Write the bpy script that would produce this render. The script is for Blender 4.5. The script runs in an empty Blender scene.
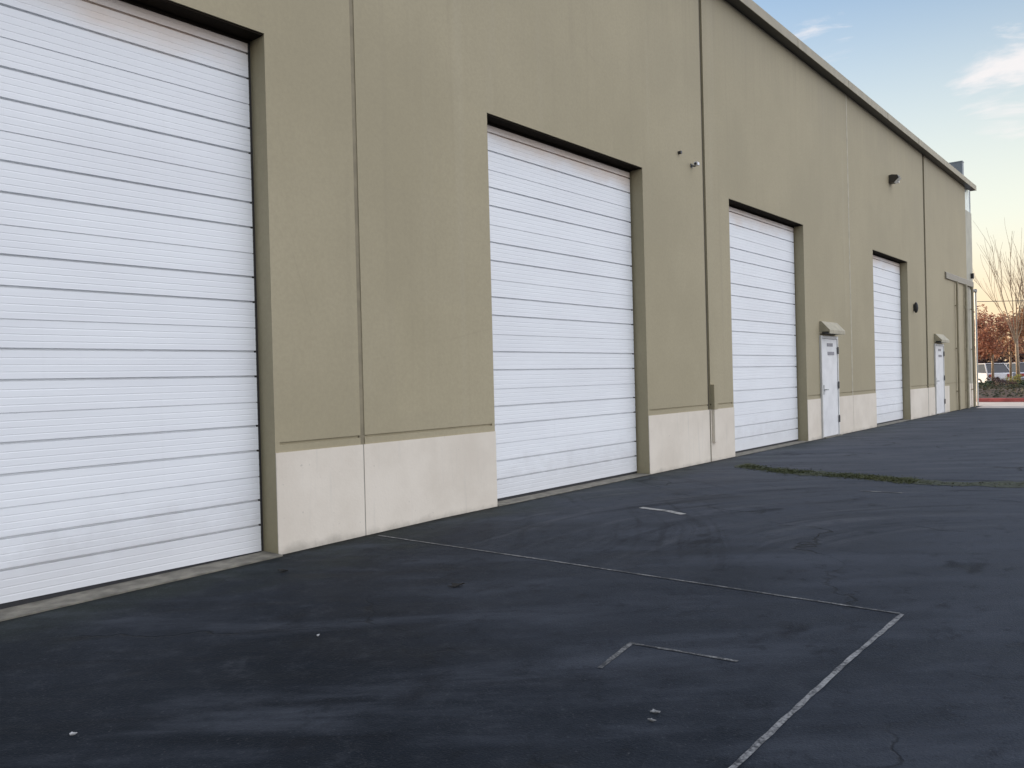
import bpy, bmesh, math, random
from mathutils import Vector, Matrix
random.seed(7)
S = bpy.context.scene
C = S.collection
R = math.radians

# ------------------------------------------------------------------ helpers
def link(name, bm, mat, parent=None, smooth=False, bevel=0.0):
    bmesh.ops.recalc_face_normals(bm, faces=bm.faces)
    me = bpy.data.meshes.new(name)
    bm.to_mesh(me); bm.free()
    mats = mat if isinstance(mat, (list, tuple)) else [mat]
    for m in mats: me.materials.append(m)
    if smooth:
        for p in me.polygons: p.use_smooth = True
    o = bpy.data.objects.new(name, me); C.objects.link(o)
    if parent: o.parent = parent
    if bevel:
        b = o.modifiers.new('bevel', 'BEVEL'); b.width = bevel; b.segments = 2; b.limit_method = 'ANGLE'
    return o
def tag(o, label=None, cat=None, group=None, kind=None):
    if label: o['label'] = label
    if cat: o['category'] = cat
    if group: o['group'] = group
    if kind: o['kind'] = kind
    return o
def empty(name, loc=(0, 0, 0), rz=0):
    o = bpy.data.objects.new(name, None); C.objects.link(o)
    o.location = loc; o.rotation_euler = (0, 0, rz); o.empty_display_size = .2
    return o
def BM(): return bmesh.new()
def box(bm, x0, x1, y0, y1, z0, z1, mi=0):
    v = [bm.verts.new((x, y, z)) for x in (x0, x1) for y in (y0, y1) for z in (z0, z1)]
    for q in ((0, 1, 3, 2), (4, 6, 7, 5), (0, 4, 5, 1), (2, 3, 7, 6), (0, 2, 6, 4), (1, 5, 7, 3)):
        f = bm.faces.new([v[i] for i in q]); f.material_index = mi
def prism(bm, pts, a0, a1, axis='x', mi=0):
    """closed polygon pts (two coords) extruded along axis"""
    def mk(p, a):
        return {'x': (a, p[0], p[1]), 'y': (p[0], a, p[1]), 'z': (p[0], p[1], a)}[axis]
    A = [bm.verts.new(mk(p, a0)) for p in pts]; B = [bm.verts.new(mk(p, a1)) for p in pts]
    n = len(pts)
    for i in range(n):
        f = bm.faces.new((A[i], A[(i + 1) % n], B[(i + 1) % n], B[i])); f.material_index = mi
    f = bm.faces.new(A); f.material_index = mi
    f = bm.faces.new(B[::-1]); f.material_index = mi
def tube(bm, pts, rad, n=8, cap=True):
    rings = []
    pts = [Vector(p) for p in pts]
    for i, p in enumerate(pts):
        d = (pts[min(i + 1, len(pts) - 1)] - pts[max(i - 1, 0)]).normalized()
        u = d.orthogonal().normalized(); w = d.cross(u)
        r = rad[i] if isinstance(rad, (list, tuple)) else rad
        rings.append([bm.verts.new(p + (u * math.cos(2 * math.pi * k / n) + w * math.sin(2 * math.pi * k / n)) * r) for k in range(n)])
    for a, b in zip(rings, rings[1:]):
        # match closest start vertex so the rings do not twist
        off = min(range(n), key=lambda k: (b[k].co - a[0].co - (pts[1] - pts[0]) * 0).length)
        for k in range(n):
            bm.faces.new((a[k], a[(k + 1) % n], b[(k + 1 + off) % n], b[(k + off) % n]))
    if cap:
        bm.faces.new(rings[0]); bm.faces.new(rings[-1])

# ------------------------------------------------------------------ materials
class N:
    def __init__(s, name):
        s.m = bpy.data.materials.new(name); s.m.use_nodes = True
        s.t = s.m.node_tree; s.b = s.t.nodes['Principled BSDF']
        s.co = s.t.nodes.new('ShaderNodeTexCoord').outputs['Object']
    def new(s, t, **kw):
        n = s.t.nodes.new(t)
        for k, v in kw.items(): setattr(n, k, v)
        return n
    def set(s, sock, v):
        if isinstance(v, bpy.types.NodeSocket): s.t.links.new(v, sock)
        else: sock.default_value = v
    def map(s, scale=(1, 1, 1), loc=(0, 0, 0), vec=None, rot=(0, 0, 0)):
        n = s.new('ShaderNodeMapping'); s.set(n.inputs[0], vec or s.co)
        n.inputs['Scale'].default_value = scale; n.inputs['Location'].default_value = loc; n.inputs['Rotation'].default_value = rot
        return n.outputs[0]
    def noise(s, vec=None, scale=5., detail=4., rough=.55, dist=0.):
        n = s.new('ShaderNodeTexNoise'); s.set(n.inputs['Vector'], vec or s.co)
        n.inputs['Scale'].default_value = scale; n.inputs['Detail'].default_value = detail
        n.inputs['Roughness'].default_value = rough; n.inputs['Distortion'].default_value = dist
        return n.outputs[0]
    def voro(s, vec=None, scale=5., feature='F1'):
        n = s.new('ShaderNodeTexVoronoi', feature=feature); s.set(n.inputs['Vector'], vec or s.co)
        n.inputs['Scale'].default_value = scale
        return n.outputs['Distance']
    def ramp(s, f, a, b, lo=0., hi=1.):
        n = s.new('ShaderNodeMapRange', interpolation_type='SMOOTHSTEP'); s.set(n.inputs[0], f)
        for i, v in zip((1, 2, 3, 4), (a, b, lo, hi)): n.inputs[i].default_value = v
        return n.outputs[0]
    def math(s, op, a, b=0., c=0.):
        n = s.new('ShaderNodeMath', operation=op)
        for i, v in enumerate((a, b, c)): s.set(n.inputs[i], v)
        return n.outputs[0]
    def mix(s, f, a, b, mode='MIX'):
        n = s.new('ShaderNodeMix', data_type='RGBA', blend_type=mode)
        s.set(n.inputs[0], f)
        s.set(n.inputs[6], a if isinstance(a, bpy.types.NodeSocket) else (*a, 1) if len(a) == 3 else a)
        s.set(n.inputs[7], b if isinstance(b, bpy.types.NodeSocket) else (*b, 1) if len(b) == 3 else b)
        return n.outputs[2]
    def sep(s, vec=None):
        n = s.new('ShaderNodeSeparateXYZ'); s.set(n.inputs[0], vec or s.co); return n.outputs
    def bump(s, h, strength=.3, dist=.01):
        n = s.new('ShaderNodeBump'); s.set(n.inputs['Height'], h)
        n.inputs['Strength'].default_value = strength; n.inputs['Distance'].default_value = dist
        s.set(s.b.inputs['Normal'], n.outputs[0])
    def col(s, v): s.set(s.b.inputs['Base Color'], v if isinstance(v, bpy.types.NodeSocket) else (*v, 1))
    def rough(s, v): s.set(s.b.inputs['Roughness'], v)
    def spec(s, v): s.b.inputs['Specular IOR Level'].default_value = v

def plain(name, col, rough=.6, metal=0., var=.12, vscale=6., spec=.5):
    n = N(name)
    f = n.noise(scale=vscale, detail=5)
    d = tuple(c * (1 - var) for c in col); l = tuple(min(1, c * (1 + var)) for c in col)
    n.col(n.mix(n.ramp(f, .3, .7), d, l)); n.rough(rough); n.b.inputs['Metallic'].default_value = metal; n.spec(spec)
    return n.m

def m_wall():
    n = N('olive_painted_concrete')
    x, y, z = n.sep()
    blot = n.noise(n.map((.35, 1, .3)), scale=1.2, detail=6, rough=.6)
    c = n.mix(n.ramp(blot, .3, .7), (.345, .299, .193), (.412, .359, .240))
    streak = n.noise(n.map((3.0, 1, .10)), scale=2.2, detail=5, rough=.6)
    c = n.mix(n.ramp(streak, .52, .82, 0, .28), c, (.275, .238, .165))
    pale = n.noise(n.map((2.2, 1, .07), loc=(7, 0, 3)), scale=1.6, detail=4)
    c = n.mix(n.ramp(pale, .58, .8, 0, .18), c, (.47, .425, .33))
    # roller-patched rectangles of slightly other paint
    br = n.new('ShaderNodeTexBrick'); n.set(br.inputs['Vector'], n.map((.23, .23, .23), rot=(R(90), 0, 0)))
    br.inputs['Color1'].default_value = (.0, .0, .0, 1); br.inputs['Color2'].default_value = (1, 1, 1, 1); br.inputs['Mortar Size'].default_value = 0
    br.inputs['Scale'].default_value = 1.0
    c = n.mix(n.math('MULTIPLY', br.outputs['Color'], .10), c, (.31, .275, .20))
    # water runs below the coping
    run = n.noise(n.map((5.5, 1, .05), loc=(3, 0, 1)), scale=2.0, detail=3)
    top = n.ramp(n.math('ADD', z, n.math('MULTIPLY', run, 2.4)), 7.6, 9.2)
    c = n.mix(n.math('MULTIPLY', top, .28), c, (.245, .215, .16))
    c = n.mix(n.ramp(n.noise(scale=26, detail=8, rough=.75), .35, .65, 0, .22), c, (.25, .22, .15))
    # hairline cracks and rubbed-out patches
    ck = n.voro(n.map((.35, 1, .22), loc=(2, 0, 5)), scale=1.0, feature='DISTANCE_TO_EDGE')
    ckm = n.math('MULTIPLY', n.ramp(ck, 0, .003, 1, 0), n.ramp(n.noise(scale=.7, detail=3), .52, .62))
    c = n.mix(n.math('MULTIPLY', ckm, .12), c, (.17, .15, .105))
    n.col(c); n.rough(n.ramp(blot, .2, .8, .62, .8)); n.spec(.25)
    fine = n.noise(scale=90, detail=3); tex = n.noise(scale=9, detail=5)
    n.bump(n.math('ADD', n.math('MULTIPLY', fine, .35), tex), .25, .006)
    return n.m

def m_base():
    n = N('white_painted_concrete')
    x, y, z = n.sep()
    blot = n.noise(n.map((.8, 1, .8)), scale=1.6, detail=6, rough=.62)
    c = n.mix(n.ramp(blot, .3, .7), (.64, .575, .48), (.73, .665, .565))
    st = n.noise(n.map((6, 1, .45)), scale=2.4, detail=5)
    c = n.mix(n.ramp(st, .55, .8, 0, .35), c, (.50, .475, .42))
    e = n.noise(n.map((1, 1, 1)), scale=5, detail=6, rough=.7)
    g = n.ramp(n.math('SUBTRACT', z, n.math('MULTIPLY', e, .16)), -.13, -.01, 1, 0)
    c = n.mix(n.math('MULTIPLY', g, .55), c, (.20, .185, .15))
    spots = n.ramp(n.noise(scale=21, detail=3), .70, .76, 0, .5)
    c = n.mix(spots, c, (.42, .39, .33))
    n.col(c); n.rough(.72); n.spec(.25)
    n.bump(n.noise(scale=40, detail=5), .25, .005)
    return n.m

def m_door():
    n = N('white_ribbed_door_steel')
    x, y, z = n.sep()
    b = n.noise(n.map((.5, 1, 1.4)), scale=1.3, detail=6)
    c = n.mix(n.ramp(b, .3, .7), (.735, .75, .765), (.79, .808, .82))
    st = n.noise(n.map((7, 1, .25)), scale=1.8, detail=5)
    c = n.mix(n.ramp(st, .56, .85, 0, .22), c, (.62, .62, .62))
    # rust bleeding from the header along the top strip
    e = n.noise(n.map((1.2, 1, 2.5), loc=(2, 0, 0)), scale=1.1, detail=5)
    rust = n.ramp(n.math('ADD', z, n.math('MULTIPLY', e, .5)), 4.16, 4.58, 0, .60)
    c = n.mix(rust, c, (.62, .43, .27))
    d = n.noise(n.map((2, 1, 2)), scale=2.2, detail=7, rough=.7)
    low = n.ramp(n.math('SUBTRACT', z, n.math('MULTIPLY', d, .9)), -.35, .15, .35, 0)
    c = n.mix(low, c, (.50, .49, .48))
    n.col(c); n.rough(n.ramp(b, .2, .8, .42, .58)); n.spec(.4)
    n.bump(n.noise(n.map((1, 1, 12)), scale=3.0, detail=3), .08, .01)
    return n.m

def m_asphalt():
    n = N('asphalt')
    x, y, z = n.sep()
    # broad streaks left by sealer and rolling traffic
    dirn = n.map(rot=(0, 0, R(50)))
    st1 = n.noise(n.map((.45, 1.9, 1), vec=dirn), scale=1.0, detail=9, rough=.66, dist=.25)
    st2 = n.noise(n.map((.8, 4.2, 1), loc=(5, 2, 0), vec=dirn), scale=1.0, detail=8, rough=.68, dist=.3)
    big = n.noise(scale=.5, detail=6, rough=.6)
    c = n.mix(n.ramp(big, .32, .68), (.0034, .0068, .0120), (.0085, .0125, .0195))
    far = n.ramp(n.math('ADD', x, n.math('MULTIPLY', n.noise(scale=.6, detail=6), 4)), 7, 17)   # far asphalt painted paler, standing in for grazing sky reflection
    c = n.mix(n.math('MULTIPLY', far, .9), c, (.090, .098, .118))
    c = n.mix(n.ramp(st1, .46, .72, 0, .75), c, (.056, .063, .077))
    c = n.mix(n.ramp(st2, .50, .68, 0, .70), c, (.0045, .0065, .0100))
    worn = n.ramp(n.math('ADD', n.math('SUBTRACT', n.math('MULTIPLY', x, .5), n.math('MULTIPLY', y, .3)), n.math('MULTIPLY', n.noise(scale=.9, detail=6), 2.4)), .6, 4.6)
    c = n.mix(n.math('MULTIPLY', worn, n.ramp(st1, .25, .75, .35, .95)), c, (.058, .066, .083))
    # tyre arcs of vehicles swinging out of the doors: narrow rings about the turning centre
    ww = n.noise(scale=.8, detail=4)
    def ring(cx, cy, freq, lo, hi, r0, r1, amt, colr):
        dx = n.math('SUBTRACT', x, cx); dy = n.math('SUBTRACT', y, cy)
        r = n.math('SQRT', n.math('ADD', n.math('MULTIPLY', dx, dx), n.math('MULTIPLY', dy, dy)))
        r = n.math('ADD', r, n.math('MULTIPLY', ww, .25))
        cv = n.new('ShaderNodeCombineXYZ'); n.set(cv.inputs[0], n.math('MULTIPLY', r, freq)); n.set(cv.inputs[1], n.math('MULTIPLY', n.math('ARCTAN2', dy, dx), 1.3))
        f = n.ramp(n.noise(cv.outputs[0], scale=1.0, detail=5, rough=.62), lo - .06, hi)
        win = n.math('MULTIPLY', n.ramp(r, r0, r0 + .6), n.ramp(r, r1 - 1.2, r1, 1, 0))
        brk = n.ramp(n.noise(scale=1.7, detail=6, rough=.7), .30, .52)
        brk = n.math('MULTIPLY', brk, n.ramp(n.math('ADD', x, n.math('MULTIPLY', ww, 1.2)), 5.2, 7.0))
        return n.math('MULTIPLY', n.math('MULTIPLY', f, win), n.math('MULTIPLY', brk, amt)), colr
    for q in ((6.2, -.5, 4.5, .56, .66, 2.6, 7.5, .55, (.008, .0105, .0155)), (6.2, -.5, 3.6, .57, .68, 2.6, 7.5, .75, (.075, .081, .095)), (3.0, 9.5, 5.0, .58, .67, 4.2, 9.0, .4, (.004, .0055, .0085))):
        f, colr = ring(*q); c = n.mix(f, c, colr)
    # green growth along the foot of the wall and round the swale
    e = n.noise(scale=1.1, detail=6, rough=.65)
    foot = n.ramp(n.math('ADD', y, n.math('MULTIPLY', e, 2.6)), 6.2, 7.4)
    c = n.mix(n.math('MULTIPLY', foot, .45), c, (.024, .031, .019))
    stain = n.ramp(n.noise(n.map((1.2, 2.0, 1), loc=(4, 4, 0)), scale=1.0, detail=5, rough=.6), .60, .72, 0, .7)
    c = n.mix(stain, c, (.009, .011, .015))
    mott = n.noise(scale=4.5, detail=10, rough=.78)
    c = n.mix(n.ramp(mott, .50, .70, 0, .5), c, (.040, .045, .055))
    c = n.mix(n.ramp(mott, .48, .32, 0, .5), c, (.004, .006, .009))
    # aggregate
    vr = n.voro(scale=90)
    agg = n.noise(scale=60, detail=6, rough=.8)
    c = n.mix(n.ramp(agg, .56, .70, 0, .55), c, (.085, .091, .103))
    c = n.mix(n.ramp(agg, .44, .30, 0, .6), c, (.003, .004, .006))
    chips = n.ramp(n.noise(scale=38, detail=2), .74, .80, 0, .6)
    c = n.mix(chips, c, (.11, .11, .115))
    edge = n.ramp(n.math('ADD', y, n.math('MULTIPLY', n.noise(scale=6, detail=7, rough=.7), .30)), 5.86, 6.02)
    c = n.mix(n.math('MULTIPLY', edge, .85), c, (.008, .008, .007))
    # hair cracks
    wv = n.new('ShaderNodeVectorMath', operation='ADD')
    n.set(wv.inputs[0], n.co)
    nn = n.new('ShaderNodeTexNoise'); nn.inputs['Scale'].default_value = 1.3; nn.inputs['Detail'].default_value = 5; n.set(nn.inputs['Vector'], n.co)
    sc = n.new('ShaderNodeVectorMath', operation='SCALE'); n.set(sc.inputs[0], nn.outputs['Color']); sc.inputs['Scale'].default_value = 1.2
    n.set(wv.inputs[1], sc.outputs[0])
    ck = n.voro(wv.outputs[0], scale=.30, feature='DISTANCE_TO_EDGE')
    ckm = n.math('MULTIPLY', n.ramp(ck, .0, .006, 1, 0), n.ramp(n.noise(scale=.5), .45, .58))
    c = n.mix(n.math('MULTIPLY', ckm, .8), c, (.010, .011, .012))
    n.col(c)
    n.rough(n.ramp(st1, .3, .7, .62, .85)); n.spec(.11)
    h = n.math('ADD', n.math('MULTIPLY', agg, .6), n.math('MULTIPLY', vr, .5))
    n.bump(n.math('SUBTRACT', h, n.math('MULTIPLY', ckm, 1.5)), .55, .006)
    return n.m

def m_paint(name, col, wear):
    n = N(name)
    w = n.noise(scale=7, detail=8, rough=.75)
    fine = n.noise(scale=70, detail=3)
    f = n.ramp(n.math('ADD', w, n.math('MULTIPLY', n.math('SUBTRACT', fine, .5), .5)), wear - .16, wear + .16)
    n.col(n.mix(f, col, (.022, .025, .031))); n.rough(.75)
    return n.m

def m_leaf(name, a, b, trans=.25):
    n = N(name)
    oi = n.noise(scale=1.1, detail=3)
    c = n.mix(n.ramp(oi, .35, .65), a, b)
    n.col(c); n.rough(.6); n.spec(.2)
    tr = n.new('ShaderNodeBsdfTranslucent'); n.set(tr.inputs[0], c)
    mx = n.new('ShaderNodeMixShader'); mx.inputs[0].default_value = trans
    out = n.t.nodes['Material Output']
    n.t.links.new(n.b.outputs[0], mx.inputs[1]); n.t.links.new(tr.outputs[0], mx.inputs[2]); n.t.links.new(mx.outputs[0], out.inputs[0])
    return n.m

M = dict(
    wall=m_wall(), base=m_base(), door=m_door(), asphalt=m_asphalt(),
    joint_dark=plain('dark_joint_sealant', (.125, .108, .075), .8),
    joint_base=plain('grey_joint_sealant', (.34, .32, .28), .8),
    joint=plain('joint_sealant', (.235, .202, .132), .8),
    joint_pale=plain('pale_joint_sealant', (.41, .37, .275), .8),
    groove=plain('reveal_groove_paint', (.15, .135, .095), .8),
    coping=plain('coping_sheet_metal', (.285, .245, .158), .5, 0, .12, 3),
    rubber=plain('black_rubber', (.018, .018, .02), .7),
    seal_shade=plain('brown_seal_and_shade', (.016, .012, .008), .9, spec=.1),
    rail=plain('dark_guide_steel', (.035, .032, .03), .6),
    sill=plain('sill_concrete', (.16, .148, .12), .85, 0, .3, 9),
    roof=plain('roof_membrane', (.4, .4, .39), .8),
    mdoor=plain('white_door_paint', (.70, .70, .69), .5, 0, .06, 4),
    frame=plain('frame_paint', (.60, .595, .57), .55, 0, .08, 4),
    awning=plain('awning_paint', (.36, .325, .235), .55, 0, .14, 7),
    hinge=plain('hinge_steel', (.12, .12, .12), .5),
    dark=plain('dark_metal', (.03, .03, .03), .45),
    bronze=plain('bronze_housing', (.045, .038, .03), .45),
    lens=plain('frosted_lens', (.78, .76, .68), .3),
    sign=plain('grey_sign_plate', (.22, .22, .24), .5),
    galv=plain('galvanised_steel', (.42, .43, .42), .45, .3),
    tower=plain('blue_grey_cladding', (.20, .225, .25), .5, 0, .1, 2),
    teal=plain('teal_grey_cladding', (.33, .32, .25), .5, 0, .1, 2),
    glassy=plain('pale_glazing', (.72, .78, .78), .12),
    conc=plain('concrete_pavement', (.46, .41, .37), .85, 0, .14, 1.2),
    red=plain('red_kerb_paint', (.50, .115, .105), .6, 0, .2, 3),
    soil=plain('bark_mulch', (.07, .045, .03), .9, 0, .4, 8),
    line=m_paint('worn_white_line_paint', (.27, .27, .27), .52),
    line2=m_paint('very_worn_line_paint', (.23, .23, .225), .46),
    line3=m_paint('fresh_worn_line_paint', (.36, .355, .34), .58),
    moss=m_leaf('moss_green', (.045, .055, .022), (.080, .085, .035), .15),
    mossbed=plain('moss_mat', (.034, .041, .026), .95, 0, .45, 12),
    bark=plain('pale_bark', (.33, .24, .16), .85, 0, .3, 14),
    twig=plain('tan_twig', (.48, .36, .24), .8, 0, .2, 10),
    redleaf=m_leaf('russet_leaves', (.27, .10, .062), (.34, .16, .09)),
    brownleaf=m_leaf('brown_leaves', (.32, .16, .085), (.38, .22, .12), .3),
    green=m_leaf('dark_green_leaves', (.022, .040, .018), (.05, .065, .03), .15),
    plumleaf=m_leaf('plum_leaves', (.045, .028, .028), (.075, .042, .036), .2),
    ivy=m_leaf('ground_ivy', (.025, .030, .014), (.055, .05, .025), .1),
    flower=m_leaf('yellow_green_leaves', (.22, .21, .06), (.28, .24, .09), .3),
    carw=plain('white_car_paint', (.72, .72, .74), .25, 0, .02),
    cars=plain('silver_car_paint', (.45, .46, .50), .28, .4, .02),
    cglass=plain('car_glass', (.02, .022, .03), .08),
    tyre=plain('tyre_rubber', (.02, .02, .02), .8),
    rim=plain('alloy_rim', (.4, .4, .42), .35, .7),
    tail=plain('red_tail_lens', (.35, .02, .02), .25),
    plate=plain('number_plate_blank', (.6, .6, .58), .5),
    leafdry=plain('dry_leaf', (.008, .007, .006), .8),
    paper=plain('white_paper_scrap', (.40, .40, .40), .7),
    stone=plain('pale_pebble', (.26, .26, .26), .8),
)

# ------------------------------------------------------------------ camera (measured from the photograph)
cam = bpy.data.cameras.new('camera'); co = bpy.data.objects.new('camera', cam); C.objects.link(co); S.camera = co
rt = Vector((0.63301582, -0.77372387, -0.02534438)); up = Vector((0.02092164, -0.01562832, 0.99965896)); fw = Vector((0.77385609, 0.63333019, -0.00629459))
m = Matrix.Identity(4)
for i in range(3):
    m[i][0] = rt[i]; m[i][1] = up[i]; m[i][2] = -fw[i]
m[2][3] = 1.39
co.matrix_world = m
cam.sensor_width = 36; cam.lens = 36 * 827.19 / 1024; cam.clip_end = 4000; cam.clip_start = .05
S.render.resolution_x = 1024; S.render.resolution_y = 768

# ------------------------------------------------------------------ sky and sun
FILL_CLOUD = (7.1, 7.25, 7.95, 1)
EL, AZ = 11.0, 6.0          # sun stands low behind the building; azimuth clockwise from +Y
w = bpy.data.worlds.new('World'); S.world = w; w.use_nodes = True
t = w.node_tree; bg = t.nodes['Background']
sky = t.nodes.new('ShaderNodeTexSky'); sky.sky_type = 'NISHITA'; sky.sun_disc = False
sky.sun_elevation = R(EL); sky.sun_rotation = R(AZ); sky.air_density = 1.0; sky.dust_density = .8; sky.ozone_density = 2.2
def wn(ty, **k):
    n = t.nodes.new(ty)
    for a, b in k.items(): setattr(n, a, b)
    return n
gen = wn('ShaderNodeTexCoord').outputs['Generated']
mp = wn('ShaderNodeMapping'); t.links.new(gen, mp.inputs[0]); mp.inputs['Rotation'].default_value = (0, R(6), R(-35)); mp.inputs['Scale'].default_value = (2.0, 3.0, 13.0)
nz = wn('ShaderNodeTexNoise'); t.links.new(mp.outputs[0], nz.inputs['Vector']); nz.inputs['Scale'].default_value = 3.2; nz.inputs['Detail'].default_value = 7; nz.inputs['Roughness'].default_value = .58; nz.inputs['Distortion'].default_value = .35
def mask(px, py, r0, r1):
    d = (fw + rt * ((px - 512) / 827.19) - up * ((py - 384) / 827.19)).normalized()
    dp = wn('ShaderNodeVectorMath', operation='DOT_PRODUCT'); nm = wn('ShaderNodeVectorMath', operation='NORMALIZE')
    t.links.new(gen, nm.inputs[0]); t.links.new(nm.outputs[0], dp.inputs[0]); dp.inputs[1].default_value = d
    mr = wn('ShaderNodeMapRange', interpolation_type='SMOOTHSTEP'); t.links.new(dp.outputs['Value'], mr.inputs[0])
    mr.inputs[1].default_value = math.cos(r1); mr.inputs[2].default_value = math.cos(r0)
    return mr.outputs[0]
def wm(op, a, b):
    n = wn('ShaderNodeMath', operation=op)
    for i, v in enumerate((a, b)):
        if isinstance(v, bpy.types.NodeSocket): t.links.new(v, n.inputs[i])
        else: n.inputs[i].default_value = v
    return n.outputs[0]
bank = wm('MAXIMUM', wm('MULTIPLY', mask(1012, 84, .0, .075), 1.0), wm('MULTIPLY', mask(825, 36, .0, .06), .5))
cl = wn('ShaderNodeMapRange', interpolation_type='SMOOTHSTEP'); t.links.new(wm('ADD', nz.outputs[0], wm('MULTIPLY', bank, .275)), cl.inputs[0])
cl.inputs[1].default_value = .66; cl.inputs[2].default_value = .90; cl.inputs[3].default_value = 0; cl.inputs[4].default_value = .8
tint = wn('ShaderNodeMix', data_type='RGBA', blend_type='MULTIPLY'); tint.inputs[0].default_value = 1
# warm haze low on the horizon
sx = wn('ShaderNodeSeparateXYZ'); t.links.new(gen, sx.inputs[0])
def zr(a, b, lo, hi):
    n = wn('ShaderNodeMapRange', interpolation_type='SMOOTHSTEP'); t.links.new(sx.outputs[2], n.inputs[0])
    for i, v in zip((1, 2, 3, 4), (a, b, lo, hi)): n.inputs[i].default_value = v
    return n.outputs[0]
hz = wn('ShaderNodeMix', data_type='RGBA'); t.links.new(zr(.02, .17, 0, 1), hz.inputs[0]); hz.inputs[6].default_value = (4.3, 3.2, 1.95, 1); hz.inputs[7].default_value = (4.0, 3.93, 3.2, 1)
tint = wn('ShaderNodeMix', data_type='RGBA'); t.links.new(zr(.05, .50, .96, .0), tint.inputs[0])
t.links.new(sky.outputs[0], tint.inputs[6]); t.links.new(hz.outputs[2], tint.inputs[7])
mx = wn('ShaderNodeMix', data_type='RGBA'); t.links.new(cl.outputs[0], mx.inputs[0]); t.links.new(tint.outputs[2], mx.inputs[6]); mx.inputs[7].default_value = (3.9, 3.65, 3.6, 1)
# added unseen cloud sheet: fill light for the shaded wall it faces
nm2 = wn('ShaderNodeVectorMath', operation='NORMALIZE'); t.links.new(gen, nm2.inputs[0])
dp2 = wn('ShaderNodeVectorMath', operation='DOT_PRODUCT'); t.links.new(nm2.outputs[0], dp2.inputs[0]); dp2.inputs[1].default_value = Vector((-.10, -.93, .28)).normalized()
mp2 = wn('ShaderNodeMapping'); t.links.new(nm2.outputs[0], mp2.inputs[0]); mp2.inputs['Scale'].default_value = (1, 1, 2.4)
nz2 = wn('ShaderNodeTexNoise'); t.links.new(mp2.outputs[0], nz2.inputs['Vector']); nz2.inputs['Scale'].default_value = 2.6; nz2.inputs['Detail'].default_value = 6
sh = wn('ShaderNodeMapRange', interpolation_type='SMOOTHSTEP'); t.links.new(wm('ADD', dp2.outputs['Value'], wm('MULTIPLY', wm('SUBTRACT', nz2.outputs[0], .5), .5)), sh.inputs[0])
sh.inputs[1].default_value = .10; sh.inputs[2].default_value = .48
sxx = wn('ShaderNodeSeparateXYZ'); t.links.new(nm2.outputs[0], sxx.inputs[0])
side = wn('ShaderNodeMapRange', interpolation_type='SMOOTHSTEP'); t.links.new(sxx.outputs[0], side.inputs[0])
side.inputs[1].default_value = -.75; side.inputs[2].default_value = -.10  # added sheet fades on one side to keep door jambs dark
mx2 = wn('ShaderNodeMix', data_type='RGBA'); t.links.new(wm('MULTIPLY', sh.outputs[0], side.outputs[0]), mx2.inputs[0]); t.links.new(mx.outputs[2], mx2.inputs[6]); mx2.inputs[7].default_value = FILL_CLOUD
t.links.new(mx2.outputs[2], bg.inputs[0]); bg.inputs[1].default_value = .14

sl = bpy.data.lights.new('sun', 'SUN'); sl.energy = 3.4; sl.angle = R(.5); sl.color = (1, .80, .58)
so = bpy.data.objects.new('sun', sl); C.objects.link(so)
sd = Vector((math.sin(R(AZ)) * math.cos(R(EL)), math.cos(R(AZ)) * math.cos(R(EL)), math.sin(R(EL))))
so.rotation_euler = sd.to_track_quat('Z', 'Y').to_euler(); so.location = (20, 30, 20)
S.view_settings.view_transform = 'Standard'; S.view_settings.look = 'None'; S.view_settings.exposure = .9; S.view_settings.gamma = 1

# ------------------------------------------------------------------ ground
def sheet(name, pts, z, mat, parent=None):
    bm = BM(); bm.faces.new([bm.verts.new((x, y, z)) for x, y in pts])
    return tag(link(name, bm, mat, parent), kind='structure')
def gz(x): return -.0138 * max(0, 6 - max(x, 0))
bm = BM(); xs = [-1500, -60, -10, 0, 1, 2, 3, 4, 5, 6, 7, 10, 40, 1500]; yy = [-1500, -40, 0, 6, 60, 1500]
gv = [[bm.verts.new((x, y, gz(x))) for y in yy] for x in xs]
for i in range(len(xs) - 1):
    for j in range(len(yy) - 1): bm.faces.new((gv[i][j], gv[i + 1][j], gv[i + 1][j + 1], gv[i][j + 1]))
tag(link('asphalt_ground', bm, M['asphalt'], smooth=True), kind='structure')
# pale concrete drive past the end of the building, red kerb and raised planting bed
sheet('concrete_pavement', [(31.3, -40), (37.0, -40), (37.0, 60), (33.45, 60), (33.45, 5.7), (31.6, 5.6)], .004, M['conc'])
bm = BM(); box(bm, 37.0, 37.16, -40, 60, 0, .15)
tag(link('kerb_strip', bm, M['red'], bevel=.02), kind='structure')
bm = BM(); nx, ny = 14, 40
g = [[bm.verts.new((37.16 + i * 14.0 / nx, -30 + j * 2.0, .13 + .28 * min(1, i / 3) + random.uniform(-.04, .04))) for j in range(ny + 1)] for i in range(nx + 1)]
for i in range(nx):
    for j in range(ny): bm.faces.new((g[i][j], g[i + 1][j], g[i + 1][j + 1], g[i][j + 1]))
tag(link('planting_bed', bm, M['soil']), kind='structure')
bm = BM(); box(bm, 51.16, 51.32, -30, 50, 0, .36)
tag(link('rear_kerb', bm, M['conc'], bevel=.02), kind='structure')

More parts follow.
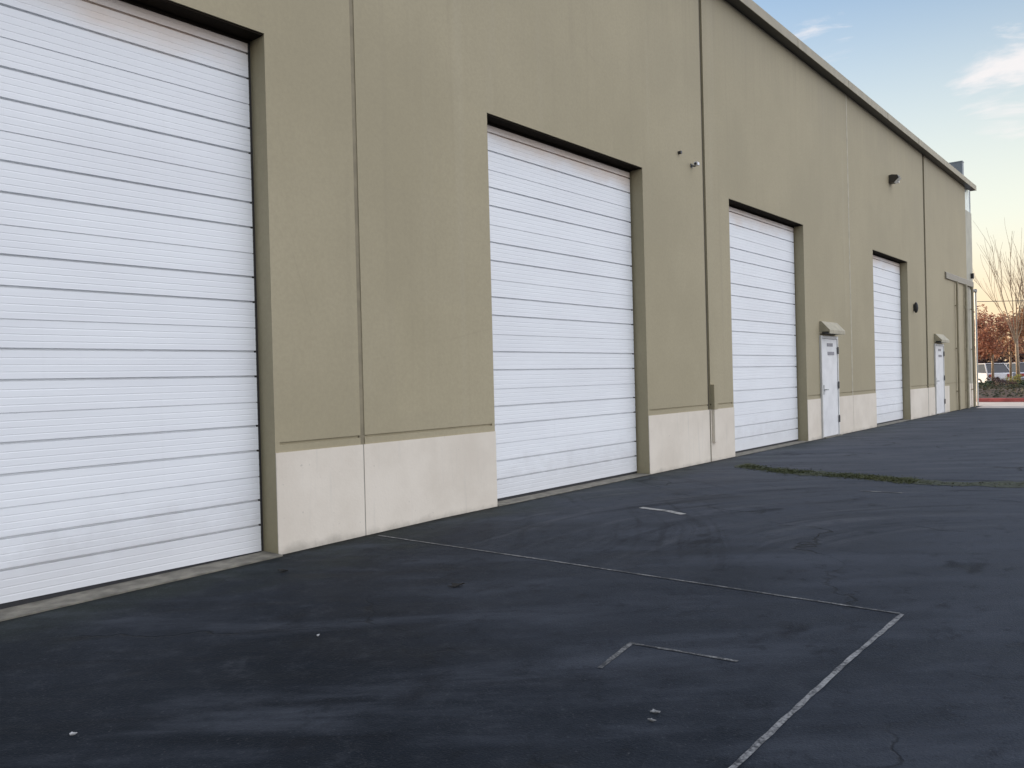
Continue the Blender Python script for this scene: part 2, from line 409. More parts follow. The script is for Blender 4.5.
def stroke(name, pts, wid, mat, jit=.008):
    pts = [(x * (1.39 - gz(x)) / 1.39, y * (1.39 - gz(x)) / 1.39) if x < 6 else (x, y) for x, y in pts]
    """a paint line with slightly ragged edges, subdivided along its length"""
    bm = BM(); L, Rr = [], []
    P = []
    for a, b in zip(pts, pts[1:]):
        a, b = Vector(a), Vector(b); n = max(2, int((b - a).length / .08))
        P += [a.lerp(b, k / n) for k in range(n)]
    P.append(Vector(pts[-1]))
    for i, p in enumerate(P):
        d = (P[min(i + 1, len(P) - 1)] - P[max(i - 1, 0)]).normalized(); s = Vector((-d.y, d.x))
        wv = wid / 2
        a = p + s * (wv + random.uniform(-jit, jit)); b = p - s * (wv + random.uniform(-jit, jit))
        L.append(bm.verts.new((a.x, a.y, gz(a.x) + .004))); Rr.append(bm.verts.new((b.x, b.y, gz(b.x) + .004)))
    for i in range(len(P) - 1): bm.faces.new((L[i], L[i + 1], Rr[i + 1], Rr[i]))
    return tag(link(name, bm, mat), kind='structure')
stroke('painted_line', [(5.0, 5.70), (5.01, 3.6), (4.995, 1.29)], .024, M['line2'], .002)
stroke('painted_line', [(4.99, 1.275), (3.9, 1.28), (2.72, 1.262), (.6, 1.25)], .027, M['line'], .003)
stroke('painted_line', [(3.28, 2.19), (3.70, 2.262)], .028, M['line2'], .003)
stroke('painted_line', [(3.685, 2.245), (3.74, 1.70)], .022, M['line2'], .002)
stroke('painted_line', [(7.56, 4.48), (7.50, 4.12), (7.40, 3.90)], .08, M['line3'], .005)
stroke('painted_line', [(9.86, 2.94), (9.90, 2.50)], .06, M['line2'], .006)

# moss and weeds in the drainage swale
def swale(yv): return 11.0 + .28 * (yv - 2.6) ** 2 * .45 + .10 * math.sin(yv * 2.3) + (.12 if yv < 2 else 0)
bm = BM(); rowL, rowR = [], []
ys = [5.3 - k * .09 for k in range(120)]
for yv in ys:
    xm = swale(yv) if yv > .5 else swale(.5) + (.5 - yv) * .05
    hw = .10 + .20 * (.5 + .5 * math.sin(yv * 5.1)) * random.uniform(.4, 1.2) + (.05 if yv < 2.6 else 0)
    rowL.append(bm.verts.new((xm - hw, yv, .004))); rowR.append(bm.verts.new((xm + hw * random.uniform(.8, 1.6), yv, .005)))
for i in range(len(ys) - 1): bm.faces.new((rowL[i], rowL[i + 1], rowR[i + 1], rowR[i]))
mb = tag(link('moss_mat', bm, M['mossbed']), kind='stuff')
mb['label'] = 'dark mossy silt along the drainage swale in the asphalt'; mb['category'] = 'moss'
bm = BM()
for k in range(9000):
    yv = random.choice((random.uniform(2.6, 5.2), random.uniform(2.6, 4.6), random.uniform(-4, 5.2)))
    xm = (swale(yv) if yv > .5 else swale(.5) + (.5 - yv) * .05) + random.gauss(0, .13)
    if math.sin(yv * 7 + xm * 3) + math.sin(yv * 2.9) < -.9 and random.random() < .8: continue
    if yv < 2.4 and random.random() < .5: continue
    a = random.uniform(0, 6.28); h = random.uniform(.003, .012); wd = random.uniform(.006, .016)
    p = Vector((xm, yv, .005)); s = Vector((math.cos(a), math.sin(a), 0)) * wd
    tip = p + Vector((random.gauss(0, .02), random.gauss(0, .02), h))
    bm.faces.new((bm.verts.new(p - s), bm.verts.new(p + s), bm.verts.new(tip)))
mg = tag(link('moss_grass', bm, M['moss']), 'short green moss and grass growing in a strip across the asphalt', 'grass', kind='stuff')

# ------------------------------------------------------------------ the warehouse
W = 5.88; TH = .22
bld = empty('warehouse_building', (14, 6, 0))
tag(bld, 'long olive tilt-up warehouse with white base band and four white roll-up doors', 'building')
OFF = Vector((14, 6, 0))
def part(name, bm, mat, parent=None, **k):
    p = parent or bld
    for v in bm.verts: v.co -= OFF
    o = link(name, bm, mat, p, **k)
    # keep material coordinates in the building's own frame
    return o
# object coordinates are offset by OFF: undo inside the materials that depend on place
for key in ('wall', 'base', 'door'):
    nt = M[key].node_tree
    tc = [n for n in nt.nodes if n.type == 'TEX_COORD'][0]
    ad = nt.nodes.new('ShaderNodeVectorMath'); ad.operation = 'ADD'; ad.inputs[1].default_value = OFF
    for l in list(tc.outputs['Object'].links):
        nt.links.new(ad.outputs[0], l.to_socket)
    nt.links.new(tc.outputs['Object'], ad.inputs[0])

DOORS = [(.62, 4.06), (6.87, 10.185), (13.0, 16.435), (21.1, 24.285)]
JOINTS = [-9.2, -2.1, 5.0, 12.10, 19.32, 26.28, 32.1]
GAPS = [.03, .03, .050, .10, .05, .19, 0]
HT = 4.30; TOP = 7.66
ZG0, ZG1 = .885, .908
def cols(x0, x1):
    """split a panel's width by the door openings -> list of (a, b, is_open)"""
    out = []; cur = x0
    for a, b in DOORS:
        if b <= x0 or a >= x1: continue
        if a > cur: out.append((cur, a, False))
        out.append((max(a, x0), min(b, x1), True)); cur = min(b, x1)
    if cur < x1: out.append((cur, x1, False))
    return out
for i in range(len(JOINTS) - 1):
    x0 = JOINTS[i] + GAPS[i] / 2; x1 = JOINTS[i + 1] - GAPS[i + 1] / 2
    bm = BM()
    for a, b, op in cols(x0, x1):
        if not op:
            box(bm, a, b, W, W + TH, -.15, ZG0)
            # groove stops short of the openings
            ga = a + (.045 if any(abs(a - d[1]) < 1e-3 for d in DOORS) else 0)
            gb = b - (.045 if any(abs(b - d[0]) < 1e-3 for d in DOORS) else 0)
            box(bm, ga, gb, W + .018, W + TH, ZG0, ZG1)
            if ga > a: box(bm, a, ga, W, W + TH, ZG0, ZG1)
            if gb < b: box(bm, gb, b, W, W + TH, ZG0, ZG1)
            box(bm, a, b, W, W + TH, ZG1, HT)
    box(bm, x0, x1, W, W + TH, HT, TOP)
    bmesh.ops.remove_doubles(bm, verts=bm.verts, dist=1e-5)
    part('wall_panel', bm, M['wall'])
    # white base band, slightly proud
    bx1 = min(x1, 29.02)
    MD = [(17.20, 18.26), (27.10, 28.22)]
    for a, b, op in cols(x0, bx1):
        if op: continue
        segs = [(a, b)]
        for q in MD:
            segs = [s for (c, d) in segs for s in ([(c, d)] if q[1] <= c or q[0] >= d else [(c, q[0]), (q[1], d)])]
        for c, d in segs:
            if d <= c: continue
            bm = BM()
            box(bm, c - (GAPS[i] / 2 - .006 if c == x0 else 0), d + (GAPS[i + 1] / 2 - .006 if d == x1 else 0), W - .010, W - .001, -.15, .822)
            part('base_band', bm, M['base'])
    # sealant in the joint at this panel's right edge
    if i < len(JOINTS) - 2:
        bm = BM(); xj = JOINTS[i + 1]; gw = GAPS[i + 1] / 2 + .01
        box(bm, xj - gw, xj + gw, W + {1: .007, 2: .030, 3: -.002, 4: .03}.get(i, .014), W + .1, -.1, TOP)
        part('wall_joint', bm, M['joint_pale'] if i == 3 else M['joint_dark'] if i in (2, 4) else M['joint'])
        bm = BM(); box(bm, xj - (.018 if i in (2, 4) else .0055), xj + (.018 if i in (2, 4) else .0055), W - (.0103 if i in (2, 4) else .006), W - .0005 if i not in (1, 3) else W - .003, -.15, .820)
        part('base_joint', bm, M['joint_dark'] if i in (2, 4) else M['joint_base'])

# coping: overhanging sheet-metal fascia with a drip lip
bm = BM()
prism(bm, [(W - .20, 7.59), (W - .20, 7.76), (W - .17, 7.79), (W + .36, 7.86), (W + .36, 7.70), (W + .28, 7.70), (W + .28, 7.665), (W, 7.665), (W - .185, 7.665), (W - .185, 7.59)], -9.2, 33.0)
part('coping', bm, M['coping'])
for xj in (-5.5, -2.45, .6, 3.65, 6.7, 9.75, 12.8, 15.85, 18.9, 21.95, 25.0, 28.05, 31.1):
    bm = BM(); box(bm, xj - .03, xj + .03, W - .204, W - .198, 7.60, 7.75)
    part('coping_seam', bm, M['coping'])
bm = BM(); box(bm, -9.2, 33.0, W - .184, W - .001, 7.60, 7.662); part('shade_soffit', bm, M['dark'])  # near-black underside: the overhang's shade put into the colour
bm = BM(); box(bm, -9.2, 32.1, W + TH + .01, 40, 7.3, 7.5)
part('roof', bm, M['roof'])
for q in ((-9.2, -9.0, W + TH + .01, 40), (31.9, 32.1, W + TH + .01, 40), (-9.0, 31.9, 39.8, 40)):
    bm = BM(); box(bm, *q, 0, 7.3); part('outer_wall', bm, M['wall'])
# dark interior liner so the door gaps do not show daylight
bm = BM(); box(bm, -8.9, 31.8, W + .62, W + .70, 0, 7.2)
part('inner_wall', bm, M['rail'])

# overhead doors
def rib_profile(z0, z1, n_sec):
    """outer face profile (depth, z): per section two slots, a shallow joint, and fine ribs"""
    pts = []; hs = (z1 - z0) / n_sec
    for s in range(n_sec):
        b = z0 + s * hs
        marks = [(b + hs * .349, .018, .030), (b + hs * .683, .018, .030)]
        if s: marks.append((b, .007, .012))
        marks.sort()
        zc = b if not s else b + .004
        stops = []
        if s: marks = [m_ for m_ in marks if m_[0] != b]
        seq = [(b + .004 if s else b)] + [q for m_ in marks for q in (m_[0] - m_[1] / 2, m_[0] + m_[1] / 2)] + [b + hs - .004 if s < n_sec - 1 else b + hs]
        for k in range(0, len(seq), 2):
            lo, hi = seq[k], seq[k + 1]
            nr = 4
            for q in range(nr):
                a = lo + (hi - lo) * q / nr; c = lo + (hi - lo) * (q + 1) / nr
                pts += [(0, a), (0, a + (c - a) * .80), (.0015, a + (c - a) * .86), (.0015, c - (c - a) * .04)] if q < nr - 1 else [(0, a), (0, c)]
            if k + 2 < len(seq):
                # rounded lip then slot
                z_a, z_b = hi, seq[k + 2]
                pts += [(.030, z_a + .001), (.030, z_b - .001)]
        if s < n_sec - 1: pts += [(.012, b + hs - .003), (.012, b + hs + .003)]
    return pts
DY = 6.065
for i, (a, b) in enumerate(DOORS):
    z0 = -.055 if i == 0 else -.012
    prof = rib_profile(z0 + .052, 4.37, 7)
    bm = BM()
    l, r = a + .02, b - .036
    rows = [[bm.verts.new((x, DY + d, z)) for x in (l, r)] for d, z in prof]
    for p, q in zip(rows, rows[1:]): bm.faces.new((p[0], p[1], q[1], q[0]))
    # side returns and back
    bk = [[bm.verts.new((x, DY + .055, z)) for x in (l, r)] for z in (prof[0][1], prof[-1][1])]
    bm.faces.new((bk[0][0], bk[0][1], bk[1][1], bk[1][0]))
    bm.faces.new((rows[0][0], bk[0][0], bk[0][1], rows[0][1])); bm.faces.new((rows[-1][0], rows[-1][1], bk[1][1], bk[1][0]))
    for s in (0, 1): bm.faces.new([rw[s] for rw in rows] + [bk[1][s], bk[0][s]])
    dm = part('overhead_door', bm, M['door'])
    for s, (ra, rb) in enumerate(((a + .001, a + .019), (b - .034, b - .001))):
        bm = BM(); box(bm, ra, rb, DY + (.02 if s else -.01), DY + .09, z0 + .01, HT + .1)
        part('guide_rail', bm, M['rail'], dm)
    bm = BM(); box(bm, l, r, DY + .004, DY + .05, z0 + .010, z0 + .050)
    part('bottom_seal', bm, M['rubber'], dm)
    bm = BM(); box(bm, a + .002, b - .002, W + .012, DY - .004, HT - .016, HT - .001); box(bm, a + .01, b - .036, DY - .012, DY - .004, HT - .045, HT - .016)  # thin dark sheet paints shade under the door head; lip is weatherstrip
    bmesh.ops.remove_doubles(bm, verts=bm.verts, dist=1e-5)
    part('header_seal_shade', bm, M['seal_shade'], dm)
    q = .07 if i == 0 else .03
    bm = BM(); prism(bm, [(W - q, -.15), (W - q, .005), (W - .02, .007), (W + .26, .009), (W + .26, -.15)], a + .004, b - .004)
    for v in bm.verts: v.co.z += gz(v.co.x) + (.006 if i == 0 else 0)
    part('door_sill', bm, M['sill'])

# personnel doors with small sheet-metal canopies
def man_door(x0, x1, ax0, ax1):
    fr = .05
    bm = BM()
    box(bm, x0, x0 + fr, W - .045, W - .001, 0, 2.12); box(bm, x1 - fr, x1, W - .045, W - .001, 0, 2.12)
    box(bm, x0 + fr, x1 - fr, W - .045, W - .001, 2.06, 2.12)
    part('door_frame', bm, M['frame'], bevel=.004)
    bm = BM(); box(bm, x0 + fr + .004, x1 - fr - .004, W - .030, W - .002, .02, 2.055)
    d = part('personnel_door', bm, M['mdoor'], bevel=.004)
    for z in (.36, 1.08, 1.82):
        bm = BM(); tube(bm, [(x1 - fr + .0, W - .055, z - .075), (x1 - fr, W - .055, z + .075)], .015, 10)
        box(bm, x1 - fr - .022, x1 - fr + .022, W - .05, W - .046, z - .065, z + .065)
        part('hinge', bm, M['hinge'], d)
    bm = BM(); tube(bm, [(x0 + .14, W - .03, 1.0), (x0 + .14, W - .085, 1.0), (x0 + .25, W - .085, 1.0)], .013, 8)
    box(bm, x0 + .10, x0 + .17, W - .036, W - .030, .90, 1.10)
    part('handle', bm, M['galv'], d)
    xm = (x0 + x1) / 2
    bm = BM(); box(bm, xm - .15, xm + .20, W - .036, W - .0305, 1.90, 1.97)
    part('sign_plate', bm, M['sign'], d)
    bm = BM(); box(bm, xm - .12, xm + .28, W - .036, W - .0305, 1.72, 1.79)
    part('sign_plate', bm, M['sign'], d)
    bm = BM(); box(bm, x0, x1, W - .10, W - .045, -.02, .018)
    part('threshold', bm, M['sill'])
    # canopy: sloped top, closed ends
    bm = BM()
    prism(bm, [(W - .001, 2.16), (W - .001, 2.42), (W - .04, 2.415), (W - .21, 2.23), (W - .21, 2.155), (W - .19, 2.155), (W - .19, 2.20), (W - .05, 2.20), (W - .05, 2.16)], ax0, ax1)
    part('canopy', bm, M['awning'])
    bm = BM(); box(bm, ax0 + .006, ax1 - .006, W - .188, W - .052, 2.160, 2.196)
    part('canopy_underside', bm, M['dark'])
man_door(17.20, 18.26, 17.24, 18.22)
man_door(27.10, 28.22, 27.15, 28.18)

# cover guard over the foot of the wide joint, fixings and wall fittings that are part of the building
bm = BM(); box(bm, 12.155, 12.27, W - .065, W - .001, .822, 1.22)
part('joint_guard', bm, M['wall'], bevel=.006)
bm = BM(); box(bm, 12.16, 12.265, W - .06, W - .011, .30, .8215)
part('joint_guard', bm, M['base'], bevel=.006)
bm = BM(); tube(bm, [(11.27, W - .05, 4.72), (11.27, W + .0, 4.72)], .025, 12)
part('anchor_stub', bm, M['dark'])

# end bay beyond the last panel: shallow projecting frame with three pipes, end wing, glazing and tower
bm = BM(); prism(bm, [(W - .05, 4.20), (W - .05, 4.38), (W - .001, 4.42), (W - .001, 4.20)], 28.75, 33.0)
part('lintel_band', bm, plain('lintel_paint', (.27, .245, .19), .6))
for xp, r_ in ((30.15, .035), (31.55, .05), (32.6, .04)):
    bm = BM(); tube(bm, [(xp, W - .07, 0), (xp, W - .07, 4.2)], r_, 10)
    for z in (.6, 2.0, 3.4): box(bm, xp - r_ - .02, xp + r_ + .02, W - .05, W - .0015, z, z + .03)
    part('downpipe', bm, M['coping'] if xp != 31.55 else M['awning'])
bm = BM(); box(bm, 32.102, 33.3, W + .03, W + 9, 0, 6.86)
part('end_wing', bm, M['teal'])
bm = BM(); box(bm, 32.103, 33.32, W + .015, W + .029, 0, .82); box(bm, 33.301, 33.315, W + .029, W + 6, 0, .82)
part('base_band', bm, M['base'])
bm = BM(); box(bm, 32.103, 33.25, W + .06, W + 8.9, 6.861, 7.66)
part('clerestory', bm, M['glassy'])
for xp in (32.11, 33.20):
    bm = BM(); box(bm, xp, xp + .05, W + .04, W + .059, 6.87, 7.65); part('mullion', bm, M['frame'])
bm = BM(); box(bm, 32.95, 33.07, W - .06, W + .029, 4.52, 4.70)
part('junction_box', bm, M['dark'])
# cross parapet rising above the roof at the end of the last panel
bm = BM(); box(bm, 33.05, 33.30, 6.12, 16, 7.662, 8.70)
part('cross_parapet', bm, M['tower'])
bm = BM(); box(bm, 33.04, 33.31, 6.11, 16.03, 8.702, 8.74)
part('parapet_cap', bm, M['tower'])

# ------------------------------------------------------------------ wall-mounted fittings (things)
fl = empty('wall_floodlight', (22.75, W, 6.25))
tag(fl, 'dark floodlight with pale lens high on the wall above fourth roll-up door', 'wall light', 'fittings mounted on the wall')
bm = BM(); prism(bm, [(-.001, -.12), (-.001, .16), (-.10, .18), (-.30, .14), (-.34, .04), (-.16, -.12)], -.16, .16)
link('housing', bm, M['bronze'], fl, bevel=.01)
bm = BM(); prism(bm, [(-.345, .035), (-.175, -.118), (-.19, -.14), (-.37, .03)], -.13, .13)
link('lens', bm, M['lens'], fl)
bm = BM(); box(bm, .162, .30, -.26, -.10, -.10, .10)
link('sensor_head', bm, M['lens'], fl, bevel=.02)
fl.scale = (.70, .70, .70)


sc_ = empty('security_camera', (11.68, W, 4.60))
tag(sc_, 'small white security camera on wall between second and third roll-up doors', 'camera', 'fittings mounted on the wall')
bm = BM(); tube(bm, [(0, 0, 0), (0, -.07, -.02), (.05, -.10, .0)], .02, 8); box(bm, -.045, .045, -.014, -.001, -.045, .045)
link('bracket', bm, M['dark'], sc_)
bm = BM(); prism(bm, [(-.055, -.035), (.055, -.035), (.055, .03), (.03, .05), (-.03, .05), (-.055, .03)], -.045, .055, 'x')
for v in bm.verts: v.co += Vector((0, -.13, .02))
link('camera_body', bm, M['carw'], sc_, bevel=.008)
bm = BM(); tube(bm, [(-.046, -.13, .02), (-.056, -.13, .02)], .03, 14)
link('lens', bm, M['dark'], sc_)

al = empty('alarm_horn', (24.86, W, 3.08))
tag(al, 'small black oval alarm horn on wall right of fourth roll-up door', 'alarm', 'fittings mounted on the wall')
bm = BM(); bmesh.ops.create_uvsphere(bm, u_segments=16, v_segments=10, radius=1)
for v in bm.verts: v.co = Vector((v.co.x * .04, v.co.y * .06 - .06, v.co.z * .15))
link('horn', bm, M['dark'], al, smooth=True)
bm = BM(); box(bm, -.05, .05, -.03, -.001, -.09, .09)
link('back_plate', bm, M['dark'], al)

sc_.scale = (.65, .65, .65)
# service mast at the corner with the cable it carries
ms = empty('service_mast', (33.72, W + .03, 0))
tag(ms, 'thin pale pipe mast with short arm at the far corner of the warehouse', 'mast')
bm = BM(); tube(bm, [(0, 0, 0), (0, 0, 4.12)], .035, 10)
link('mast_pole', bm, M['galv'], ms)
bm = BM(); tube(bm, [(.04, 0, 4.12), (-.9, .0, 4.16)], .035, 8); box(bm, -.05, .05, -.05, .05, 4.08, 4.2)
link('mast_arm', bm, M['galv'], ms)
bm = BM(); pts = [(33.8 + 18 * k / 16, W - 24 * k / 16 * .9, 3.75 - .9 * (1 - (2 * k / 16 - 1) ** 2) * .4 + 1.2 * k / 16) for k in range(17)]
tube(bm, pts, .012, 5)
tag(link('overhead_cable', bm, M['dark']), 'thin dark cable running right from the corner mast across the sky', 'cable')

# ------------------------------------------------------------------ vegetation and cars beyond the kerb
def at(px, depth):
    p = fw * depth + rt * ((px - 512) / 827.19 * depth)
    return Vector((p.x, p.y, 0))
def leaves(bm, cen, rad, n, size, lumps=9, seed=0):
    rnd = random.Random(seed); cs = []
    for k in range(lumps):
        a = rnd.uniform(0, 6.28); e = rnd.uniform(-.9, 1); q = rnd.uniform(.35, .85)
        cs.append((Vector((math.cos(a) * rad[0] * q * math.sqrt(max(0, 1 - e * e * .7)), math.sin(a) * rad[1] * q * math.sqrt(max(0, 1 - e * e * .7)), e * rad[2] * .75)), rnd.uniform(.25, .5)))
    for k in range(n):
        c, s = rnd.choice(cs)
        d = Vector((rnd.gauss(0, 1), rnd.gauss(0, 1), rnd.gauss(0, 1))).normalized() * (rnd.random() ** .45)
        p = Vector(cen) + c + Vector((d.x * rad[0] * s, d.y * rad[1] * s, d.z * rad[2] * s))
        if p.z < .02: p.z = rnd.uniform(.02, .1)
        u = Vector((rnd.gauss(0, 1), rnd.gauss(0, 1), rnd.gauss(0, .7))).normalized(); v_ = u.orthogonal().normalized()
        sz = size * rnd.uniform(.6, 1.3)
        bm.faces.new([bm.verts.new(p + u * sz * a + v_ * sz * b) for a, b in ((-1, 0), (0, -.5), (1, 0), (0, .5))])
def grow(bm, p, d, r, L, lev, rnd, spread, minr):
    pts = [p]; rr = [r]; n = 4
    q = p; dd = d
    for k in range(n):
        dd = (dd + Vector((rnd.gauss(0, .07), rnd.gauss(0, .07), .05))).normalized()
        q = q + dd * L / n; pts.append(q); rr.append(max(minr, r * (1 - .45 * (k + 1) / n)))
    tube(bm, pts, rr, 6 if r > .03 else 4)
    if lev == 0: return
    for k in range(rnd.choice((3, 4)) if lev > 1 else 4):
        tt = rnd.uniform(.35, 1.0); i = min(n - 1, int(tt * n)); base = pts[i].lerp(pts[i + 1], tt * n - i if tt < 1 else 1)
        a = rnd.uniform(0, 6.28); s = dd.orthogonal().normalized(); s = Matrix.Rotation(a, 3, dd) @ s
        nd = (dd + s * rnd.uniform(spread * .6, spread * 1.2) + Vector((0, 0, .25))).normalized()
        grow(bm, base, nd, max(minr, r * .55), L * rnd.uniform(.6, .8), lev - 1, rnd, spread, minr)
def bare_tree(px, depth, h, label, seed, z0=.38):
    loc = at(px, depth); loc.z = z0
    o = empty('bare_tree', loc); tag(o, label, 'tree', 'trees in the planting bed')
    rnd = random.Random(seed)
    bm = BM(); tube(bm, [(0, 0, -.1), (.02, .02, h * .15), (-.02, .05, h * .32)], [.11, .085, .075], 9)
    link('trunk', bm, M['bark'], o, smooth=True)
    bm = BM()
    for k in range(6):
        a = k * 1.05 + rnd.uniform(-.3, .3)
        grow(bm, Vector((-.02, .05, h * (.24 + .011 * k))), Vector((math.cos(a) * .28, math.sin(a) * .28, 1)).normalized(), .030, h * rnd.uniform(.36, .46), 2, rnd, .40, .0045)
    link('crown', bm, M['twig'], o)
def leafy_tree(name, px, depth, h, rad, label, mat, seed, group='trees in the planting bed', n=2600, z0=.38, stems=1):
    loc = at(px, depth); loc.z = z0
    o = empty(name, loc); tag(o, label, 'tree', group)
    rnd = random.Random(seed)
    bm = BM()
    tube(bm, [(0, 0, -.1), (.03, 0, h * .3), (.0, .04, h * .55)], [.085, .065, .04], 8)
    for k in range(6):
        a = k * 1.1; tube(bm, [(.03, 0, h * (.3 + .03 * k)), (math.cos(a) * rad * .5, math.sin(a) * rad * .5, h * (.5 + .05 * k))], [.035, .012], 5)
    link('trunk', bm, M['bark'], o, smooth=True)
    bm = BM(); leaves(bm, (0, 0, h * .66), (rad, rad, h * .34), n, .085, 18, seed)
    link('crown', bm, mat, o)
bare_tree(1018.5, 43, 7.6, 'tall bare tan tree with fanning twigs at the right edge', 3)
bare_tree(1040, 47, 7.0, 'second bare tree, mostly outside the right edge of the photo', 11)
leafy_tree('russet_tree', 993, 46, 4.1, 1.35, 'russet tree with pale thin trunk left of the bare tree', M['redleaf'], 21)
leafy_tree('russet_tree', 975, 49, 4.5, 1.6, 'dark russet tree half hidden by the warehouse corner', M['redleaf'], 22, n=3000)
leafy_tree('russet_tree', 1011, 51, 4.3, 1.5, 'brownish low-crowned tree directly behind the bare tree', M['brownleaf'], 23)
leafy_tree('russet_tree', 1032, 48, 4.3, 1.6, 'orange-brown tree cut by the right edge of the photo', M['brownleaf'], 24)

def shrub(px, depth, rx, h, mat, label, seed, cat='shrub', n=420):
    loc = at(px, depth); loc.z = .36
    o = empty('low_shrub', loc); tag(o, label, cat, 'shrubs in the planting bed')
    bm = BM(); leaves(bm, (0, 0, h * .5), (rx, rx * .8, h * .5), n, .05, 10, seed)
    link('foliage', bm, mat, o)
    bm = BM()
    for k in range(5):
        a = k * 1.26; tube(bm, [(0, 0, -.08), (math.cos(a) * rx * .4, math.sin(a) * rx * .4, h * .5)], [.015, .006], 5)
    link('stem', bm, M['bark'], o)
shrub(985, 37.5, .62, .42, M['green'], 'dark green shrub near the warehouse corner behind the red kerb', 31)
shrub(1003, 38.5, .75, .46, M['plumleaf'], 'dark plum shrub in the bed beneath the bare tree', 32)
shrub(1021, 37.5, .70, .40, M['green'], 'dark green shrub at the right edge behind the red kerb', 33)
shrub(1014, 41, .45, .70, M['flower'], 'yellow-green shrub glowing in sun among dark shrubs', 34)
shrub(994, 41, .55, .55, M['plumleaf'], 'plum-brown shrub at the foot of the russet tree', 35)
shrub(1040, 40, .8, .55, M['plumleaf'], 'plum shrub just outside the right edge of the photo', 36)
# ivy carpet: uncountable
bm = BM(); rnd = random.Random(5)
for k in range(7000):
    x = 37.3 + rnd.random() * 13; y = rnd.uniform(-2, 16)
    z = .15 + .28 * min(1, (x - 37.16) / 3)
    p = Vector((x, y, z + rnd.random() * .12)); u = Vector((rnd.gauss(0, 1), rnd.gauss(0, 1), rnd.gauss(0, .4))).normalized(); v_ = u.orthogonal().normalized()
    s = rnd.uniform(.04, .09)
    bm.faces.new([bm.verts.new(p + u * s * a + v_ * s * b) for a, b in ((-1, 0), (0, -.6), (1, 0), (0, .6))])
tag(link('ground_ivy', bm, M['ivy']), 'low dark ivy covering the planting bed behind the red kerb', 'ground cover', kind='stuff')

# clipped hedge and a far belt of trees
hg = at(1000, 68)
bm = BM(); rnd = random.Random(8)
for k in range(9000):
    tx = rnd.uniform(-22, 22); p = hg + rt.to_2d().to_3d() * tx + Vector((rnd.gauss(0, .5), rnd.gauss(0, .5), 0))
    p.z = rnd.random() ** .7 * (2.9 + .4 * math.sin(tx * 1.1) + .3 * math.sin(tx * 3.3))
    u = Vector((rnd.gauss(0, 1), rnd.gauss(0, 1), rnd.gauss(0, .7))).normalized(); v_ = u.orthogonal().normalized(); s = rnd.uniform(.10, .22)
    bm.faces.new([bm.verts.new(p + u * s * a + v_ * s * b) for a, b in ((-1, 0), (0, -.6), (1, 0), (0, .6))])
tag(link('hedge', bm, M['plumleaf']), 'long dark plum hedge running behind the parked cars', 'hedge')
bm = BM(); wd = at(1000, 150)
for k in range(14000):
    tx = rnd.uniform(-90, 60); p = wd + rt.to_2d().to_3d() * tx + Vector((rnd.gauss(0, 2.5), rnd.gauss(0, 2.5), 0))
    p.z = rnd.random() ** .8 * (5.6 + 1.2 * math.sin(tx * .33) + .9 * math.sin(tx * .9 + 1) + .6 * math.sin(tx * 2.3))
    u = Vector((rnd.gauss(0, 1), rnd.gauss(0, 1), rnd.gauss(0, .7))).normalized(); v_ = u.orthogonal().normalized(); s = rnd.uniform(.25, .6)
    bm.faces.new([bm.verts.new(p + u * s * a + v_ * s * b) for a, b in ((-1, 0), (0, -.6), (1, 0), (0, .6))])
tag(link('far_wood', bm, M['brownleaf']), 'distant belt of brown winter trees along the horizon', 'trees', kind='stuff')

def car(px, depth, paint, label, rz):
    o = empty('parked_car', at(px, depth), rz); tag(o, label, 'car', 'cars parked behind the planting bed')
    # body: side profile (x forward, z) extruded across, sides tucked in with height
    bm = BM()
    prof = [(-2.15, .32), (-2.2, .62), (-2.15, .98), (-1.0, 1.02), (.75, 1.0), (1.9, .86), (2.2, .68), (2.22, .32)]
    prism(bm, prof, -.88, .88, 'y')
    body = link('body', bm, paint, o, bevel=.07)
    bm = BM()
    lo = [(-2.05, .98), (1.15, .98)]; hi = [(-1.65, 1.55), (.25, 1.55)]
    A = [bm.verts.new((x, s * .80, z)) for s in (-1, 1) for x, z in lo]; B = [bm.verts.new((x, s * .64, z)) for s in (-1, 1) for x, z in hi]
    for q in ((A[0], A[1], B[1], B[0]), (A[2], A[3], B[3], B[2]), (A[0], A[2], B[2], B[0]), (A[1], A[3], B[3], B[1]), (B[0], B[1], B[3], B[2]), (A[0], A[1], A[3], A[2])): bm.faces.new(q)
    link('window_glass', bm, M['cglass'], o, bevel=.03)
    bm = BM(); box(bm, -1.68, .28, -.66, .66, 1.553, 1.61)
    for s in (-1, 1):
        for (xa, xb) in ((-2.05, -1.65), (-.55, -.6), (1.15, .25)):
            tube(bm, [(xa, s * .81, .99), (xb, s * .65, 1.56)], .04, 6)
    link('roof', bm, paint, o, bevel=.02)
    for x in (-1.35, 1.38):
        for s in (-1, 1):
            wv = BM(); tube(wv, [(x, s * .70, .32), (x, s * .90, .32)], .32, 20)
            wh = link('wheel', wv, M['tyre'], o)
            wv = BM(); tube(wv, [(x, s * .885, .32), (x, s * .907, .32)], .20, 16); link('rim', wv, M['rim'], wh)
    for s in (-1, 1):
        b = BM(); box(b, -2.225, -2.17, s * .62 - .16, s * .62 + .16, .70, .90); link('tail_light', b, M['tail'], o, bevel=.02)
        b = BM(); box(b, 2.10, 2.215, s * .62 - .18, s * .62 + .18, .62, .75); link('headlight', b, M['lens'], o, bevel=.02)
    b = BM(); box(b, -2.225, -2.19, -.26, .26, .55, .67); link('number_plate', b, M['plate'], o)
    b = BM(); box(b, -2.26, -2.15, -.85, .85, .34, .50); link('bumper', b, M['dark'], o, bevel=.03)
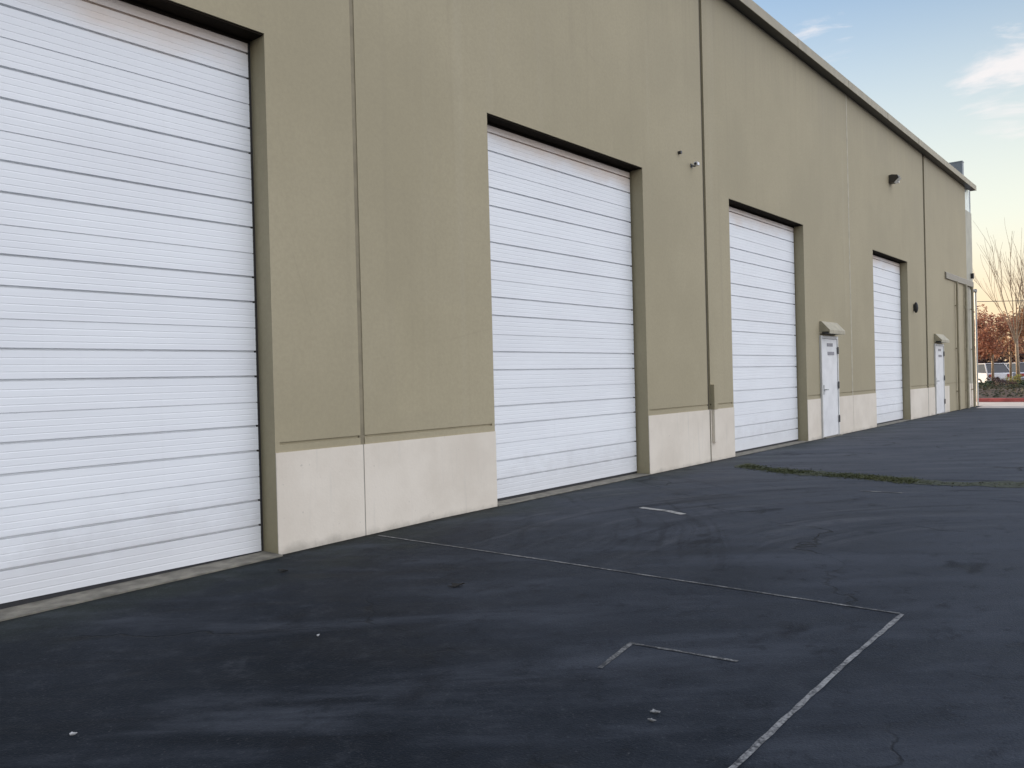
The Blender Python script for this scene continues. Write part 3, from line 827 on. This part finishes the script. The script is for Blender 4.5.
ry = math.atan2(fw.y, fw.x)
car(978, 55, M['carw'], 'white parked car nearest the warehouse corner, seen between trunks', ry + .10)
car(1013, 56, M['cars'], 'silver parked car behind the bare tree', ry - .05)
car(1050, 57, M['carw'], 'white parked car just outside the right edge of the photo', ry)

# ------------------------------------------------------------------ litter on the asphalt
def leaf(x, y, s, mat, label, cat, name, seed):
    rnd = random.Random(seed)
    bm = BM(); n = 9; c = bm.verts.new((0, 0, s * .12)); rim = []
    for k in range(n):
        a = 6.283 * k / n; r_ = s * (1 if k % 2 else .62) * rnd.uniform(.75, 1.15)
        rim.append(bm.verts.new((math.cos(a) * r_ * 1.3, math.sin(a) * r_ * .7, .006 + rnd.uniform(0, s * .35))))
    low = [bm.verts.new((v.co.x, v.co.y, v.co.z - .004)) for v in rim]; cb = bm.verts.new((0, 0, s * .12 - .004))
    for k in range(n):
        j = (k + 1) % n
        bm.faces.new((c, rim[k], rim[j])); bm.faces.new((cb, low[j], low[k])); bm.faces.new((rim[k], low[k], low[j], rim[j]))
    o = link(name, bm, mat); o.location = (x, y, gz(x) + .004); o.rotation_euler = (0, 0, rnd.uniform(0, 6.28))
    tag(o, label, cat, 'litter lying on the asphalt')
leaf(4.12, 3.90, .055, M['leafdry'], 'curled black dead leaf lying on asphalt below the base band', 'leaf', 'dead_leaf', 1)
leaf(1.49, 3.65, .014, M['paper'], 'tiny white scrap on asphalt at the lower left', 'litter', 'paper_scrap', 2)
leaf(2.90, 3.84, .012, M['paper'], 'tiny pale scrap on asphalt in front of first roll-up door', 'litter', 'paper_scrap', 3)
leaf(3.06, 1.765, .020, M['stone'], 'pale crumpled scrap nearest the small painted corner mark', 'litter', 'paper_scrap', 4)
leaf(2.98, 1.74, .014, M['stone'], 'smaller pale scrap just nearer than the crumpled one', 'litter', 'paper_scrap', 5)
leaf(3.72, 5.33, .04, M['leafdry'], 'dark dead leaf beside the wall near the first door jamb', 'leaf', 'dead_leaf', 6)
S.cycles.max_bounces = 6
